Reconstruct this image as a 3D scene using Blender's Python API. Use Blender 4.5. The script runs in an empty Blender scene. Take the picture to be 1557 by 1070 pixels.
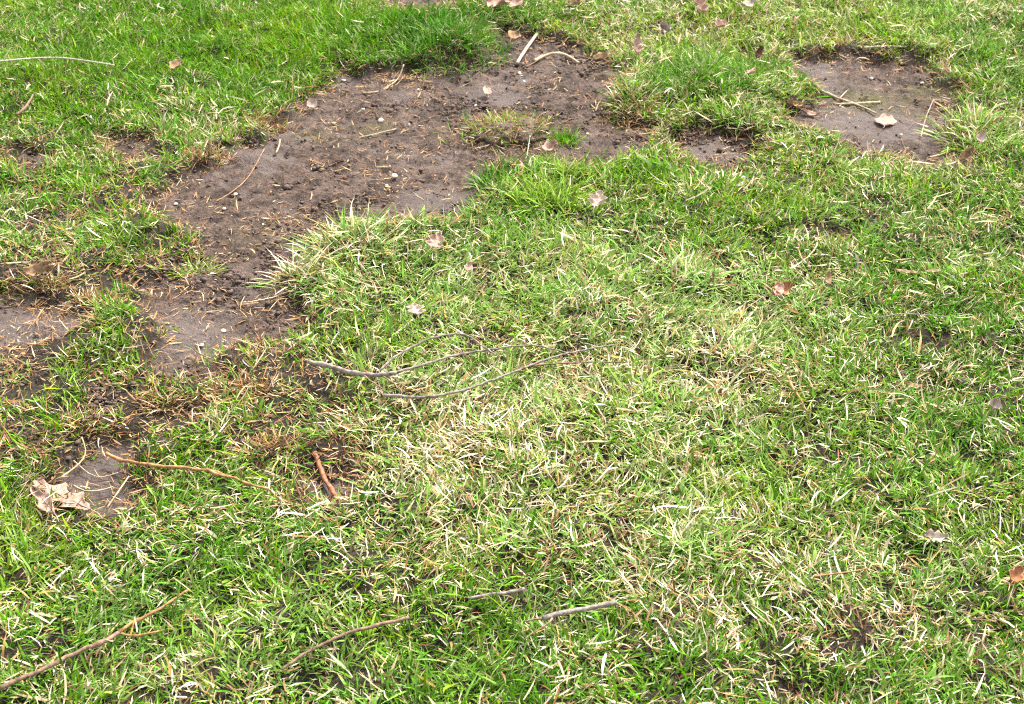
import bpy, math
import numpy as np
from mathutils import Vector, Matrix, noise as mnoise

rng = np.random.default_rng(7)
scene = bpy.context.scene
COL = scene.collection

# ------------------------------------------------------------------ camera
CAM_H = 1.55
PITCH = math.radians(35.0)          # below the horizontal
FOV = math.radians(40.0)
cam_data = bpy.data.cameras.new('camera')
cam_data.sensor_fit = 'HORIZONTAL'
cam_data.angle = FOV
cam_data.clip_start = 0.05
cam_data.clip_end = 2000
cam = bpy.data.objects.new('camera', cam_data)
cam.location = (0, 0, CAM_H)
cam.rotation_euler = (math.radians(90) - PITCH, 0, 0)
COL.objects.link(cam)
scene.camera = cam
cam_data.dof.use_dof = True
cam_data.dof.focus_distance = 2.5
cam_data.dof.aperture_fstop = 10

# ------------------------------------------------------------------ sky, sun, exposure
SUN_EL = math.radians(52)
SUN_AZ = math.radians(35)           # clockwise from +Y: beyond the lawn, to the right
world = bpy.data.worlds.new('World')
scene.world = world
world.use_nodes = True
wn = world.node_tree
wn.nodes.clear()
sky = wn.nodes.new('ShaderNodeTexSky')
sky.sky_type = 'NISHITA'
sky.sun_disc = False
sky.sun_elevation = SUN_EL
sky.sun_rotation = SUN_AZ
sky.air_density = 1.0
sky.dust_density = 4.0
sky.ozone_density = 1.0
hs = wn.nodes.new('ShaderNodeHueSaturation')
hs.inputs['Saturation'].default_value = 0.3      # thin cloud: a nearly white sky
bg = wn.nodes.new('ShaderNodeBackground')
bg.inputs['Strength'].default_value = 0.15
wo = wn.nodes.new('ShaderNodeOutputWorld')
wn.links.new(sky.outputs[0], hs.inputs['Color'])
wn.links.new(hs.outputs[0], bg.inputs['Color'])
wn.links.new(bg.outputs[0], wo.inputs['Surface'])

sd = bpy.data.lights.new('sun', 'SUN')
sd.energy = 2.8
sd.angle = math.radians(14)
sd.color = (1.0, 0.95, 0.87)
sun = bpy.data.objects.new('sun', sd)
to_sun = Vector((math.sin(SUN_AZ) * math.cos(SUN_EL), math.cos(SUN_AZ) * math.cos(SUN_EL), math.sin(SUN_EL)))
sun.rotation_euler = to_sun.to_track_quat('Z', 'Y').to_euler()
sun.location = to_sun * 20
COL.objects.link(sun)

vs = scene.view_settings
vs.view_transform = 'Standard'
vs.look = 'None'
vs.exposure = 1.68
vs.gamma = 1.0
vs.use_curve_mapping = False
scene.cycles.use_denoising = False
scene.cycles.filter_width = 1.15
scene.cycles.max_bounces = 6

# ------------------------------------------------------------------ photo pixel -> point on the lawn
TW = 1557.0
TH = math.tan(FOV / 2)
cp, sp = math.cos(PITCH), math.sin(PITCH)


def at(px, py, z=0.0):
    u = (px - 778.5) / 778.5 * TH
    v = (535.0 - py) / 778.5 * TH
    d = (u, cp + v * sp, -sp + v * cp)
    t = (CAM_H - z) / -d[2]
    return np.array((d[0] * t, d[1] * t, z))


def metres_per_px(py):
    a = at(778, py)
    return 2 * TH * (a[1] * cp + CAM_H * sp) / TW


def depression(py):
    return PITCH - math.atan((535.0 - py) / 778.5 * TH)


# ------------------------------------------------------------------ fields over the lawn (metres)
X0, X1, Y0, Y1, STEP = -3.4, 3.4, 0.3, 6.3, 0.01
gx = np.arange(X0, X1 + STEP / 2, STEP)
gy = np.arange(Y0, Y1 + STEP / 2, STEP)
GX, GY = np.meshgrid(gx, gy)


def vnoise(scale, seed, X=None, Y=None):
    """smooth value noise in -1..1 with features of the given size"""
    X = GX if X is None else X
    Y = GY if Y is None else Y
    r = np.random.default_rng(seed)
    n = 256
    tab = r.uniform(-1, 1, (n, n))
    a = r.uniform(0, 6.28)
    u = (X * math.cos(a) - Y * math.sin(a)) / scale + 57.3
    w = (X * math.sin(a) + Y * math.cos(a)) / scale + 91.7
    iu, iw = np.floor(u).astype(int), np.floor(w).astype(int)
    fu, fw = u - iu, w - iw
    fu = fu * fu * (3 - 2 * fu)
    fw = fw * fw * (3 - 2 * fw)
    g = lambda i, j: tab[i % n, j % n]
    return ((g(iu, iw) * (1 - fu) + g(iu + 1, iw) * fu) * (1 - fw) + (g(iu, iw + 1) * (1 - fu) + g(iu + 1, iw + 1) * fu) * fw)


def fbm(scale, seed, octaves=4, X=None, Y=None, gain=0.55):
    s, a, t = 0, 1.0, 0
    for k in range(octaves):
        s = s + a * vnoise(scale / 2 ** k, seed + k * 13, X, Y)
        t += a
        a *= gain
    return s / t * 1.5


def sstep(a, b, x):
    t = np.clip((x - a) / (b - a), 0, 1)
    return t * t * (3 - 2 * t)


def sample(F, x, y):
    u = np.clip((np.asarray(x) - X0) / STEP, 0, len(gx) - 1.001)
    v = np.clip((np.asarray(y) - Y0) / STEP, 0, len(gy) - 1.001)
    i, j = u.astype(int), v.astype(int)
    a, b = u - i, v - j
    return (F[j, i] * (1 - a) + F[j, i + 1] * a) * (1 - b) + (F[j + 1, i] * (1 - a) + F[j + 1, i + 1] * a) * b


def ground_poly(pts):
    """outline seen in the photo -> outline on the soil; near edges are hidden behind standing grass"""
    n = len(pts)
    area = sum(pts[i][0] * pts[(i + 1) % n][1] - pts[(i + 1) % n][0] * pts[i][1] for i in range(n))
    out = []
    for i in range(n):
        p, q = pts[i - 1], pts[(i + 1) % n]
        ny = -(q[0] - p[0]) * (1 if area > 0 else -1)
        near = ny / (math.hypot(q[0] - p[0], q[1] - p[1]) + 1e-6)
        out.append(at(pts[i][0], pts[i][1], 0.02 if near > 0.3 else 0.004)[:2])
    return np.array(out)


def poly_sd(poly):
    """signed distance on the grid, negative inside"""
    x0, y0 = poly.min(0) - 0.35
    x1, y1 = poly.max(0) + 0.35
    i0, i1 = max(0, int((x0 - X0) / STEP)), min(len(gx), int((x1 - X0) / STEP) + 1)
    j0, j1 = max(0, int((y0 - Y0) / STEP)), min(len(gy), int((y1 - Y0) / STEP) + 1)
    X, Y = GX[j0:j1, i0:i1], GY[j0:j1, i0:i1]
    d = np.full(X.shape, 9.0)
    ins = np.zeros(X.shape, bool)
    n = len(poly)
    for k in range(n):
        ax, ay = poly[k]
        bx, by = poly[(k + 1) % n]
        ex, ey = bx - ax, by - ay
        t = np.clip(((X - ax) * ex + (Y - ay) * ey) / (ex * ex + ey * ey + 1e-12), 0, 1)
        d = np.minimum(d, np.hypot(X - ax - t * ex, Y - ay - t * ey))
        c = ((ay > Y) != (by > Y)) & (X < (bx - ax) * (Y - ay) / (by - ay + 1e-12) + ax)
        ins ^= c
    full = np.full(GX.shape, 9.0)
    full[j0:j1, i0:i1] = np.where(ins, -d, d)
    return full


def blob(px, py, rx, ry):
    """soft spot with the size it has in the photo, laid on the lawn"""
    c = at(px, py, 0.01)
    m = metres_per_px(py)
    a, b = rx * m, ry * m / math.sin(depression(py))
    return np.exp(-(((GX - c[0]) / a) ** 2 + ((GY - c[1]) / b) ** 2))


BARE = [
    # the large bare patch
    [(498, 132), (522, 116), (562, 122), (610, 112), (650, 108), (702, 106), (742, 102), (768, 90), (748, 66), (775, 50), (812, 55),
     (845, 66), (880, 84), (932, 108), (928, 140), (905, 168), (930, 182), (978, 206), (962, 222), (918, 240), (890, 254), (830, 246),
     (742, 250), (738, 285), (722, 312), (690, 330), (640, 318), (560, 322), (512, 346), (478, 372), (430, 395), (412, 425),
     (430, 460), (448, 490), (392, 512), (332, 538), (292, 572), (255, 578), (236, 560), (250, 530), (256, 492), (205, 462),
     (212, 432), (262, 420), (318, 392), (302, 372), (300, 352), (268, 336), (238, 322), (232, 304), (258, 280), (305, 256),
     (335, 240), (392, 216), (420, 192), (452, 172), (484, 150)],
    # the patch by the pale leaf
    [(1216, 96), (1262, 102), (1302, 84), (1342, 92), (1392, 104), (1412, 126), (1452, 146), (1448, 168), (1418, 188), (1440, 214),
     (1455, 244), (1424, 250), (1372, 228), (1312, 226), (1262, 206), (1232, 192), (1192, 182), (1194, 166), (1236, 164), (1250, 140), (1222, 112)],
    [(1036, 216), (1082, 204), (1124, 214), (1126, 234), (1092, 250), (1060, 246), (1040, 232)],
    # the hollow by the big leaf and the little one by the red stick
    [(108, 716), (136, 698), (158, 684), (176, 686), (180, 704), (192, 722), (186, 744), (168, 766), (142, 768), (116, 752), (104, 732)],
    [(470, 722), (490, 716), (522, 726), (540, 742), (528, 754), (496, 756), (480, 742)],
    # left edge
    [(-60, 455), (20, 446), (70, 452), (112, 474), (120, 500), (60, 520), (20, 548), (-60, 560)],
    [(20, 232), (62, 226), (84, 240), (60, 254), (24, 250)],
    [(190, 214), (224, 212), (232, 226), (204, 232)],
    [(560, -14), (640, -18), (700, -6), (676, 14), (610, 16)],
]
SD = np.full(GX.shape, 9.0)
for p in BARE:
    SD = np.minimum(SD, poly_sd(ground_poly(p)))
SDn = SD + fbm(0.11, 11, 5, gain=.65) * 0.05 - .010
cover = sstep(-0.022, 0.055, SDn)

# thin places: (px, py, rx, ry, amount taken away)
for (px, py, rx, ry, a) in [
    (60, 425, 90, 22, .55), (130, 455, 70, 25, .6), (60, 520, 80, 40, .5), (250, 590, 60, 28, .55), (150, 625, 70, 22, .6),
    (60, 590, 60, 20, .35), (400, 580, 80, 30, .5), (360, 612, 60, 18, .4), (410, 675, 60, 18, .4), (330, 690, 40, 14, .45),
    (120, 680, 40, 14, .6), (60, 395, 60, 14, .5), (150, 330, 60, 14, .4), (210, 300, 50, 14, .5), (320, 245, 40, 14, .8),
    (400, 185, 40, 10, .6), (290, 340, 40, 14, .3), (1265, 362, 46, 16, 1.1), (1395, 527, 42, 15, 1.1), (930, 817, 40, 16, 1.1),
    (838, 870, 38, 14, 1.), (1145, 857, 36, 14, 1.1), (545, 1046, 50, 16, .95), (1190, 1056, 54, 20, 1.1), (1290, 985, 60, 28, .75),
    (785, 915, 32, 14, .95), (1000, 985, 30, 16, .5), (1475, 170, 40, 20, .4), (1470, 245, 30, 14, .9), (1110, 415, 30, 20, .5),
    (760, 528, 26, 8, .6), (925, 600, 30, 10, .5), (1210, 700, 40, 10, .3), (700, 752, 40, 10, .5), (600, 860, 40, 12, .4),
    (30, 900, 30, 10, .3), (345, 770, 50, 12, .4), (390, 850, 40, 10, .4), (20, 1000, 20, 10, .3), (1440, 865, 24, 12, .7),
    (1150, 90, 16, 10, .9), (960, 165, 40, 12, .5), (600, 118, 60, 10, .3), (1505, 540, 40, 10, .5), (260, 640, 60, 10, .4),
    (1430, 705, 30, 8, .5), (540, 480, 26, 10, .5), (480, 480, 30, 14, .5), (1330, 330, 60, 12, .3), (1180, 280, 60, 10, .3)]:
    cover = cover * np.clip(1 - a * blob(px, py, rx, ry) * (0.75 + 0.5 * fbm(0.05, 91, 2)), 0, 1)
# green islands on the soil and lawn that stays full
for (px, py, rx, ry, a) in [(180, 505, 70, 26, .9), (150, 395, 60, 16, .5), (330, 555, 36, 12, .8), (225, 360, 70, 16, .7), (270, 600, 40, 14, .5), (120, 595, 50, 8, .5)]:
    cover = np.maximum(cover, a * np.clip(blob(px, py, rx, ry) * 1.6 - .25, 0, 1))
cover = np.clip(cover, 0, 1)
broken = np.clip(blob(120, 480, 260, 110) + blob(360, 595, 170, 55) + blob(140, 630, 220, 65) + .7 * blob(150, 290, 200, 60) + .4 * blob(410, 680, 120, 40), 0, 1)
holes = sstep(-.05, .26, fbm(.085, 401, 3) + .02)
cover = cover * (1 - broken * .95 * (1 - holes))

# relief: turf stands above the washed-out soil
H = 0.022 * sstep(-0.008, 0.03, SDn) + 0.016 * fbm(0.30, 21, 3) * (0.3 + 0.7 * sstep(-.02, .1, SDn)) + 0.010 * fbm(0.09, 29, 3) * (0.35 + 0.65 * cover)
for (px, py, rx, ry, a) in [(1080, 140, 70, 40, .03), (690, 85, 70, 24, .028), (775, 193, 46, 20, .010), (180, 505, 80, 28, .024), (225, 360, 70, 18, .016), (150, 395, 60, 16, .014), (330, 555, 40, 14, .016), (270, 605, 50, 14, .014), (530, 365, 70, 26, .014),
                            (300, 425, 36, 14, .014), (960, 150, 36, 18, .02), (1400, 160, 30, 20, -.004), (150, 730, 60, 36, -.002), (1265, 362, 36, 12, -.012),
                            (1395, 527, 30, 10, -.012), (930, 817, 30, 12, -.012), (1190, 1056, 40, 14, -.012)]:
    H = H + a * blob(px, py, rx, ry)

# how much is dead straw
dry = 0.30 + 0.16 * fbm(0.22, 31, 3) + 0.14 * fbm(0.06, 37, 2)
for (px, py, rx, ry, a) in [
    (780, 470, 220, 90, .16), (1080, 560, 190, 120, .32), (640, 660, 190, 90, .30), (900, 760, 320, 140, .20), (1400, 700, 200, 200, -.10), (1350, 320, 220, 70, -.06), (520, 370, 90, 40, .25),
    (1010, 930, 60, 40, .25), (1290, 980, 120, 40, .25), (1000, 60, 130, 50, .10), (200, 60, 360, 110, -.29), (620, 50, 170, 60, -.28),
    (180, 250, 220, 90, -.12), (1080, 130, 80, 40, -.14), (1450, 60, 160, 70, -.08), (1130, 300, 200, 60, -.06), (840, 275, 110, 40, -.20),
    (180, 505, 80, 30, -.12), (300, 950, 250, 80, -.12), (80, 880, 120, 80, -.12), (1400, 380, 160, 60, .06), (400, 600, 90, 50, .25),
    (60, 450, 100, 70, .3), (250, 620, 100, 40, .2), (1400, 900, 160, 120, .08), (60, 650, 60, 30, .05), (750, 950, 150, 80, -.02), (500, 760, 120, 40, .12)]:
    dry = dry + a * blob(px, py, rx, ry)
dry = np.clip(dry + .30 * np.exp(-(SDn / .045) ** 2), 0.03, 0.9)

# how yellow (+) or deep green (-) the living grass is; how pale and coarse
hue = 0.38 * fbm(0.35, 41, 3) + 0.3 * fbm(0.08, 47, 2)
for (px, py, rx, ry, a) in [
    (1050, 45, 160, 45, .55), (1300, 40, 160, 40, .30), (840, 300, 80, 26, .60), (690, 70, 70, 40, -.75), (570, 50, 90, 40, -.40),
    (1080, 120, 80, 40, -.55), (1100, 250, 200, 50, -.05), (250, 40, 300, 70, .10), (780, 262, 60, 16, -.45), (940, 265, 80, 22, -.35), (180, 510, 70, 24, .25),
    (670, 440, 40, 18, -.5), (820, 360, 50, 14, -.2), (300, 900, 260, 120, -.15), (1240, 230, 90, 30, .2), (1420, 300, 140, 40, -.15),
    (1300, 920, 220, 90, -.25), (1400, 560, 180, 120, -.2), (60, 300, 60, 60, -.2), (230, 480, 40, 14, -.3), (450, 520, 60, 12, -.4), (100, 820, 100, 30, .25), (930, 340, 40, 16, .4)]:
    hue = hue + a * blob(px, py, rx, ry)
pale = 0.28 + 0.25 * fbm(0.2, 53, 3)
for (px, py, rx, ry, a) in [
    (540, 365, 90, 40, .55), (640, 330, 60, 20, .45), (900, 450, 260, 100, .40), (1080, 560, 180, 110, .45), (800, 700, 300, 120, .25), (1040, 830, 110, 50, .50), (1480, 200, 70, 40, .40),
    (700, 600, 180, 60, .25), (300, 60, 400, 120, -.3), (1250, 320, 250, 60, -.1), (680, 60, 80, 40, -.2), (450, 950, 300, 90, .12), (1080, 420, 80, 30, .4)]:
    pale = pale + a * blob(px, py, rx, ry)
pale = np.clip(pale, 0, 1)
lenf = 1.0 + 0.22 * fbm(0.12, 61, 2)
for (px, py, rx, ry, a) in [(690, 75, 70, 34, .55), (570, 60, 90, 40, .25), (1070, 115, 80, 40, .45), (545, 360, 80, 36, .4), (1040, 830, 80, 40, .3), (1480, 200, 60, 40, .35),
                            (840, 290, 90, 24, .3), (900, 480, 260, 100, .22), (1090, 560, 160, 90, .2), (220, 360, 70, 18, .25), (330, 555, 40, 14, .3), (270, 605, 50, 16, .25), (150, 395, 60, 16, .2), (180, 505, 70, 26, .1), (1050, 40, 140, 40, -.15), (300, 60, 300, 70, .1)]:
    lenf = lenf + a * blob(px, py, rx, ry)
moss = np.zeros(GX.shape)
for (px, py, rx, ry, a) in [(1330, 148, 60, 14, .75), (1425, 130, 28, 7, 1.), (1392, 130, 10, 6, .9), (940, 108, 24, 8, .9), (945, 342, 34, 14, 1.0), (560, 195, 40, 14, .35),
                            (590, 178, 20, 8, .3), (470, 200, 30, 12, .3), (400, 350, 50, 20, .2), (800, 175, 40, 12, .3)]:
    moss = moss + a * blob(px, py, rx, ry)
moss = np.clip(moss * (0.7 + 0.6 * fbm(0.03, 71, 3)), 0, 1)
washed = np.zeros(GX.shape)
for (px, py, rx, ry) in [(150, 725, 60, 50), (508, 742, 36, 22), (290, 510, 70, 40), (1330, 185, 90, 26), (40, 492, 70, 24), (1082, 230, 40, 18), (660, 300, 60, 16), (760, 140, 40, 16)]:
    washed = np.maximum(washed, np.clip(blob(px, py, rx, ry) * 1.5 + .25 * fbm(.07, 77, 3), 0, 1) * (blob(px, py, rx, ry) > .15))
litter = (0.25 + .8 * broken) * np.ones(GX.shape)
for (px, py, rx, ry, a) in [
    (590, 125, 70, 14, 1.8), (690, 110, 80, 10, 1.8), (490, 165, 60, 16, 1.5), (790, 130, 60, 16, .7), (640, 190, 120, 30, .3), (560, 220, 120, 30, .35),
    (430, 330, 90, 30, .6), (300, 430, 60, 24, .9), (360, 450, 70, 30, .5), (200, 430, 40, 18, .9), (60, 440, 120, 60, 1.2), (60, 530, 100, 40, 1.2),
    (400, 580, 90, 40, 1.2), (250, 600, 90, 30, 1.2), (130, 630, 80, 24, 1.2), (410, 680, 60, 24, 1.1), (950, 190, 30, 20, .7), (850, 225, 40, 14, .6),
    (400, 190, 40, 20, .9), (330, 245, 60, 16, .9), (1450, 240, 60, 20, .8), (1300, 110, 60, 14, .4), (600, 270, 100, 30, .4), (270, 340, 50, 20, .6)]:
    litter = litter + a * blob(px, py, rx, ry)


def z_at(x, y):
    return sample(H, x, y)


def on_turf(px, py, lift):
    """point that shows at this pixel, lying `lift` above the soil surface there"""
    z = lift
    for _ in range(4):
        p = at(px, py, z)
        z = float(z_at(p[0], p[1])) + lift
    return Vector(at(px, py, z))


# ------------------------------------------------------------------ helpers
def tag(o, label=None, cat=None, group=None, kind=None):
    if label: o['label'] = label
    if cat: o['category'] = cat
    if group: o['group'] = group
    if kind: o['kind'] = kind
    return o


def link(name, me, mat, parent=None):
    o = bpy.data.objects.new(name, me)
    if mat is not None and me is not None and len(me.materials) == 0:
        me.materials.append(mat)
    COL.objects.link(o)
    if parent is not None:
        o.parent = parent
    return o


def mesh_np(name, verts, loops, starts, smooth=True, col=None):
    me = bpy.data.meshes.new(name)
    me.vertices.add(len(verts))
    me.vertices.foreach_set('co', np.ascontiguousarray(verts, dtype=np.float32).ravel())
    me.loops.add(len(loops))
    me.loops.foreach_set('vertex_index', np.ascontiguousarray(loops, dtype=np.int32))
    me.polygons.add(len(starts))
    me.polygons.foreach_set('loop_start', np.ascontiguousarray(starts, dtype=np.int32))
    if smooth:
        me.polygons.foreach_set('use_smooth', np.ones(len(starts), bool))
    if col is not None:
        c = np.ones((len(verts), 4), np.float32)
        c[:, :3] = col
        at_ = me.attributes.new('col', 'FLOAT_COLOR', 'POINT')
        at_.data.foreach_set('color', c.ravel())
    me.update(calc_edges=True)
    me.validate()
    return me


def blades_mesh(name, base, az, tilt0, bend, length, width, twist, cbase, ctip, nseg=3, wob=None, coarse=None):
    args = [base, az, tilt0, bend, length, width, twist, cbase, ctip, np.zeros(len(az)) if wob is None else wob]
    if coarse is None:
        V, C, lo, st = blade_arrays(*args, nseg)
    else:                                            # fewer segments away from the viewpoint
        V, C, lo, st = blade_arrays(*[a[~coarse] for a in args], nseg)
        V2, C2, lo2, st2 = blade_arrays(*[a[coarse] for a in args], 2)
        lo, st = np.concatenate([lo, lo2 + len(V)]), np.concatenate([st, st2 + len(lo)])
        V, C = np.concatenate([V, V2]), np.concatenate([C, C2])
    return mesh_np(name, V, lo, st, True, C)


def blade_arrays(base, az, tilt0, bend, length, width, twist, cbase, ctip, wob, nseg):
    """strips that leave `base` at tilt0 from the vertical towards az and bend over by `bend`"""
    n = len(az)
    nv = 2 * nseg + 1
    V = np.zeros((n, nv, 3))
    C = np.zeros((n, nv, 3))
    p = base.astype(float).copy()
    wv = np.stack([-np.sin(az), np.cos(az), np.zeros(n)], 1)
    for k in range(nseg + 1):
        t = k / nseg
        th = tilt0 + bend * t
        a2 = az + (0 if wob is None else wob * t)
        tan = np.stack([np.sin(th) * np.cos(a2), np.sin(th) * np.sin(a2), np.cos(th)], 1)
        if k > 0:
            thm = tilt0 + bend * (t - .5 / nseg)
            am = az + (0 if wob is None else wob * (t - .5 / nseg))
            p = p + np.stack([np.sin(thm) * np.cos(am), np.sin(thm) * np.sin(am), np.cos(thm)], 1) * (length / nseg)[:, None]
        nrm = np.cross(tan, wv)
        tw = twist * (0.3 + 0.7 * t)
        w = wv * np.cos(tw)[:, None] + nrm * np.sin(tw)[:, None]
        prof = (0.62 + 0.55 * math.sin(math.pi * min(1, t * 1.15)) ** 0.8) * (1 - 0.35 * t)
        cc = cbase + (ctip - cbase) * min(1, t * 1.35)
        if k < nseg:
            V[:, 2 * k] = p - w * (width * prof / 2)[:, None]
            V[:, 2 * k + 1] = p + w * (width * prof / 2)[:, None]
            C[:, 2 * k] = cc
            C[:, 2 * k + 1] = cc
        else:
            V[:, 2 * k] = p
            C[:, 2 * k] = cc
    pat, st = [], []
    for k in range(nseg - 1):
        st.append(len(pat))
        pat += [2 * k, 2 * k + 1, 2 * k + 3, 2 * k + 2]
    st.append(len(pat))
    pat += [2 * nseg - 2, 2 * nseg - 1, 2 * nseg]
    pat, st = np.array(pat), np.array(st)
    loops = (np.arange(n)[:, None] * nv + pat[None]).ravel()
    starts = (np.arange(n)[:, None] * len(pat) + st[None]).ravel()
    return V.reshape(-1, 3), np.clip(C, 0, 1).reshape(-1, 3), loops, starts


# ------------------------------------------------------------------ materials
def nodes(mat):
    mat.use_nodes = True
    nt = mat.node_tree
    nt.nodes.clear()
    return nt, nt.nodes.new, nt.links.new


def blade_material(name, translucent, rough, spec, vary=0.18, grain=260):
    m = bpy.data.materials.new(name)
    nt, N, L = nodes(m)
    a = N('ShaderNodeAttribute'); a.attribute_name = 'col'
    tc = N('ShaderNodeTexCoord')
    no = N('ShaderNodeTexNoise'); no.inputs['Scale'].default_value = grain; no.inputs['Detail'].default_value = 2
    L(tc.outputs['Object'], no.inputs['Vector'])
    mr = N('ShaderNodeMapRange'); mr.inputs['From Min'].default_value = .3; mr.inputs['From Max'].default_value = .7
    mr.inputs['To Min'].default_value = 1 - vary; mr.inputs['To Max'].default_value = 1 + vary
    L(no.outputs['Fac'], mr.inputs['Value'])
    mu = N('ShaderNodeVectorMath'); mu.operation = 'SCALE'
    L(a.outputs['Color'], mu.inputs[0]); L(mr.outputs[0], mu.inputs['Scale'])
    b = N('ShaderNodeBsdfPrincipled')
    b.inputs['Roughness'].default_value = rough
    b.inputs['Specular IOR Level'].default_value = spec
    L(mu.outputs[0], b.inputs['Base Color'])
    t = N('ShaderNodeBsdfTranslucent')
    L(mu.outputs[0], t.inputs['Color'])
    mx = N('ShaderNodeMixShader'); mx.inputs[0].default_value = translucent
    L(b.outputs[0], mx.inputs[1]); L(t.outputs[0], mx.inputs[2])
    o = N('ShaderNodeOutputMaterial')
    L(mx.outputs[0], o.inputs['Surface'])
    return m


def mottled(name, c1, c2, scale, rough=.8, bump=.3, bscale=None, stretch=None, translucent=0.0):
    m = bpy.data.materials.new(name)
    nt, N, L = nodes(m)
    tc = N('ShaderNodeTexCoord')
    vec = tc.outputs['Object']
    if stretch:
        mp = N('ShaderNodeMapping'); mp.inputs['Scale'].default_value = stretch
        L(vec, mp.inputs['Vector']); vec = mp.outputs[0]
    no = N('ShaderNodeTexNoise'); no.inputs['Scale'].default_value = scale; no.inputs['Detail'].default_value = 5
    L(vec, no.inputs['Vector'])
    cr = N('ShaderNodeValToRGB')
    cr.color_ramp.elements[0].position = .32; cr.color_ramp.elements[0].color = (*c1, 1)
    cr.color_ramp.elements[1].position = .68; cr.color_ramp.elements[1].color = (*c2, 1)
    L(no.outputs['Fac'], cr.inputs[0])
    b = N('ShaderNodeBsdfPrincipled'); b.inputs['Roughness'].default_value = rough
    b.inputs['Specular IOR Level'].default_value = .25
    L(cr.outputs[0], b.inputs['Base Color'])
    n2 = N('ShaderNodeTexNoise'); n2.inputs['Scale'].default_value = bscale or scale * 2; n2.inputs['Detail'].default_value = 4
    L(vec, n2.inputs['Vector'])
    bp = N('ShaderNodeBump'); bp.inputs['Strength'].default_value = bump; bp.inputs['Distance'].default_value = .002
    L(n2.outputs['Fac'], bp.inputs['Height']); L(bp.outputs[0], b.inputs['Normal'])
    o = N('ShaderNodeOutputMaterial')
    if translucent:
        t = N('ShaderNodeBsdfTranslucent'); L(cr.outputs[0], t.inputs['Color'])
        mx = N('ShaderNodeMixShader'); mx.inputs[0].default_value = translucent
        L(b.outputs[0], mx.inputs[1]); L(t.outputs[0], mx.inputs[2]); L(mx.outputs[0], o.inputs['Surface'])
    else:
        L(b.outputs[0], o.inputs['Surface'])
    return m


def soil_material():
    m = bpy.data.materials.new('soil')
    nt, N, L = nodes(m)
    tc = N('ShaderNodeTexCoord')
    P = tc.outputs['Object']

    def noise(scale, detail=4, rough=.6):
        n = N('ShaderNodeTexNoise'); n.inputs['Scale'].default_value = scale
        n.inputs['Detail'].default_value = detail; n.inputs['Roughness'].default_value = rough
        L(P, n.inputs['Vector'])
        return n.outputs['Fac']

    def ramp(fac, stops):
        r = N('ShaderNodeValToRGB')
        e = r.color_ramp.elements
        e[0].position, e[0].color = stops[0][0], (*stops[0][1], 1)
        e[1].position, e[1].color = stops[-1][0], (*stops[-1][1], 1)
        for s in stops[1:-1]:
            q = e.new(s[0]); q.color = (*s[1], 1)
        L(fac, r.inputs[0])
        return r.outputs[0]

    def mix(fac, a, b, mode='MIX'):
        x = N('ShaderNodeMix'); x.data_type = 'RGBA'; x.blend_type = mode
        if isinstance(fac, (int, float)): x.inputs[0].default_value = fac
        else: L(fac, x.inputs[0])
        for s, i in ((a, 6), (b, 7)):
            if isinstance(s, tuple): x.inputs[i].default_value = (*s, 1)
            else: L(s, x.inputs[i])
        return x.outputs[2]

    def rng_(fac, a, b):
        r = N('ShaderNodeMapRange'); r.inputs['From Min'].default_value = a; r.inputs['From Max'].default_value = b
        L(fac, r.inputs['Value'])
        return r.outputs[0]

    base = ramp(noise(9, 6), [(.30, (.050, .031, .022)), (.5, (.104, .068, .050)), (.72, (.152, .106, .085))])
    specks = ramp(noise(150, 5, .7), [(.36, (.30, .28, .26)), (.50, (.95, .95, .95)), (.70, (1.30, 1.25, 1.2))])
    c = mix(1.0, base, specks, 'MULTIPLY')
    blot = ramp(noise(38, 6, .75), [(.40, (.34, .31, .27)), (.50, (.9, .9, .9)), (.7, (1.25, 1.2, 1.18))])
    c = mix(1.0, c, blot, 'MULTIPLY')
    smooth = ramp(noise(9, 6), [(.3, (.088, .066, .056)), (.7, (.128, .099, .086))])
    aw = N('ShaderNodeAttribute'); aw.attribute_name = 'washed'
    c = mix(rng_(noise(4.2, 4), .46, .36), c, smooth)
    c = mix(aw.outputs['Fac'], c, smooth)
    rust = rng_(noise(60, 4, .7), .60, .72)
    c = mix(rust, c, (.12, .062, .034))
    am = N('ShaderNodeAttribute'); am.attribute_name = 'col'
    sep = N('ShaderNodeSeparateColor'); L(am.outputs['Color'], sep.inputs[0])
    mossc = ramp(noise(120, 4), [(.35, (.055, .055, .012)), (.65, (.13, .125, .03))])
    c = mix(sep.outputs[1], c, mossc)
    shaded_thatch = ramp(noise(110, 5, .7), [(.34, (.008, .006, .003)), (.5, (.022, .015, .007)), (.68, (.065, .040, .020))])  # brown thatch, darkened to paint in the shade of gaps between blades
    c = mix(sep.outputs[0], c, shaded_thatch)
    lawn = ramp(noise(70, 5, .7), [(.34, (.05, .08, .015)), (.5, (.09, .14, .03)), (.68, (.22, .21, .09))])
    c = mix(sep.outputs[2], c, lawn)
    b = N('ShaderNodeBsdfPrincipled'); b.inputs['Roughness'].default_value = .82
    b.inputs['Specular IOR Level'].default_value = .3
    L(c, b.inputs['Base Color'])
    add = N('ShaderNodeMath'); add.operation = 'ADD'
    L(noise(70, 6, .65), add.inputs[0])
    mu = N('ShaderNodeMath'); mu.operation = 'MULTIPLY'; mu.inputs[1].default_value = .5
    L(noise(260, 4, .7), mu.inputs[0]); L(mu.outputs[0], add.inputs[1])
    bp = N('ShaderNodeBump'); bp.inputs['Strength'].default_value = .9; bp.inputs['Distance'].default_value = .013
    L(add.outputs[0], bp.inputs['Height']); L(bp.outputs[0], b.inputs['Normal'])
    o = N('ShaderNodeOutputMaterial'); L(b.outputs[0], o.inputs['Surface'])
    return m


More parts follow.
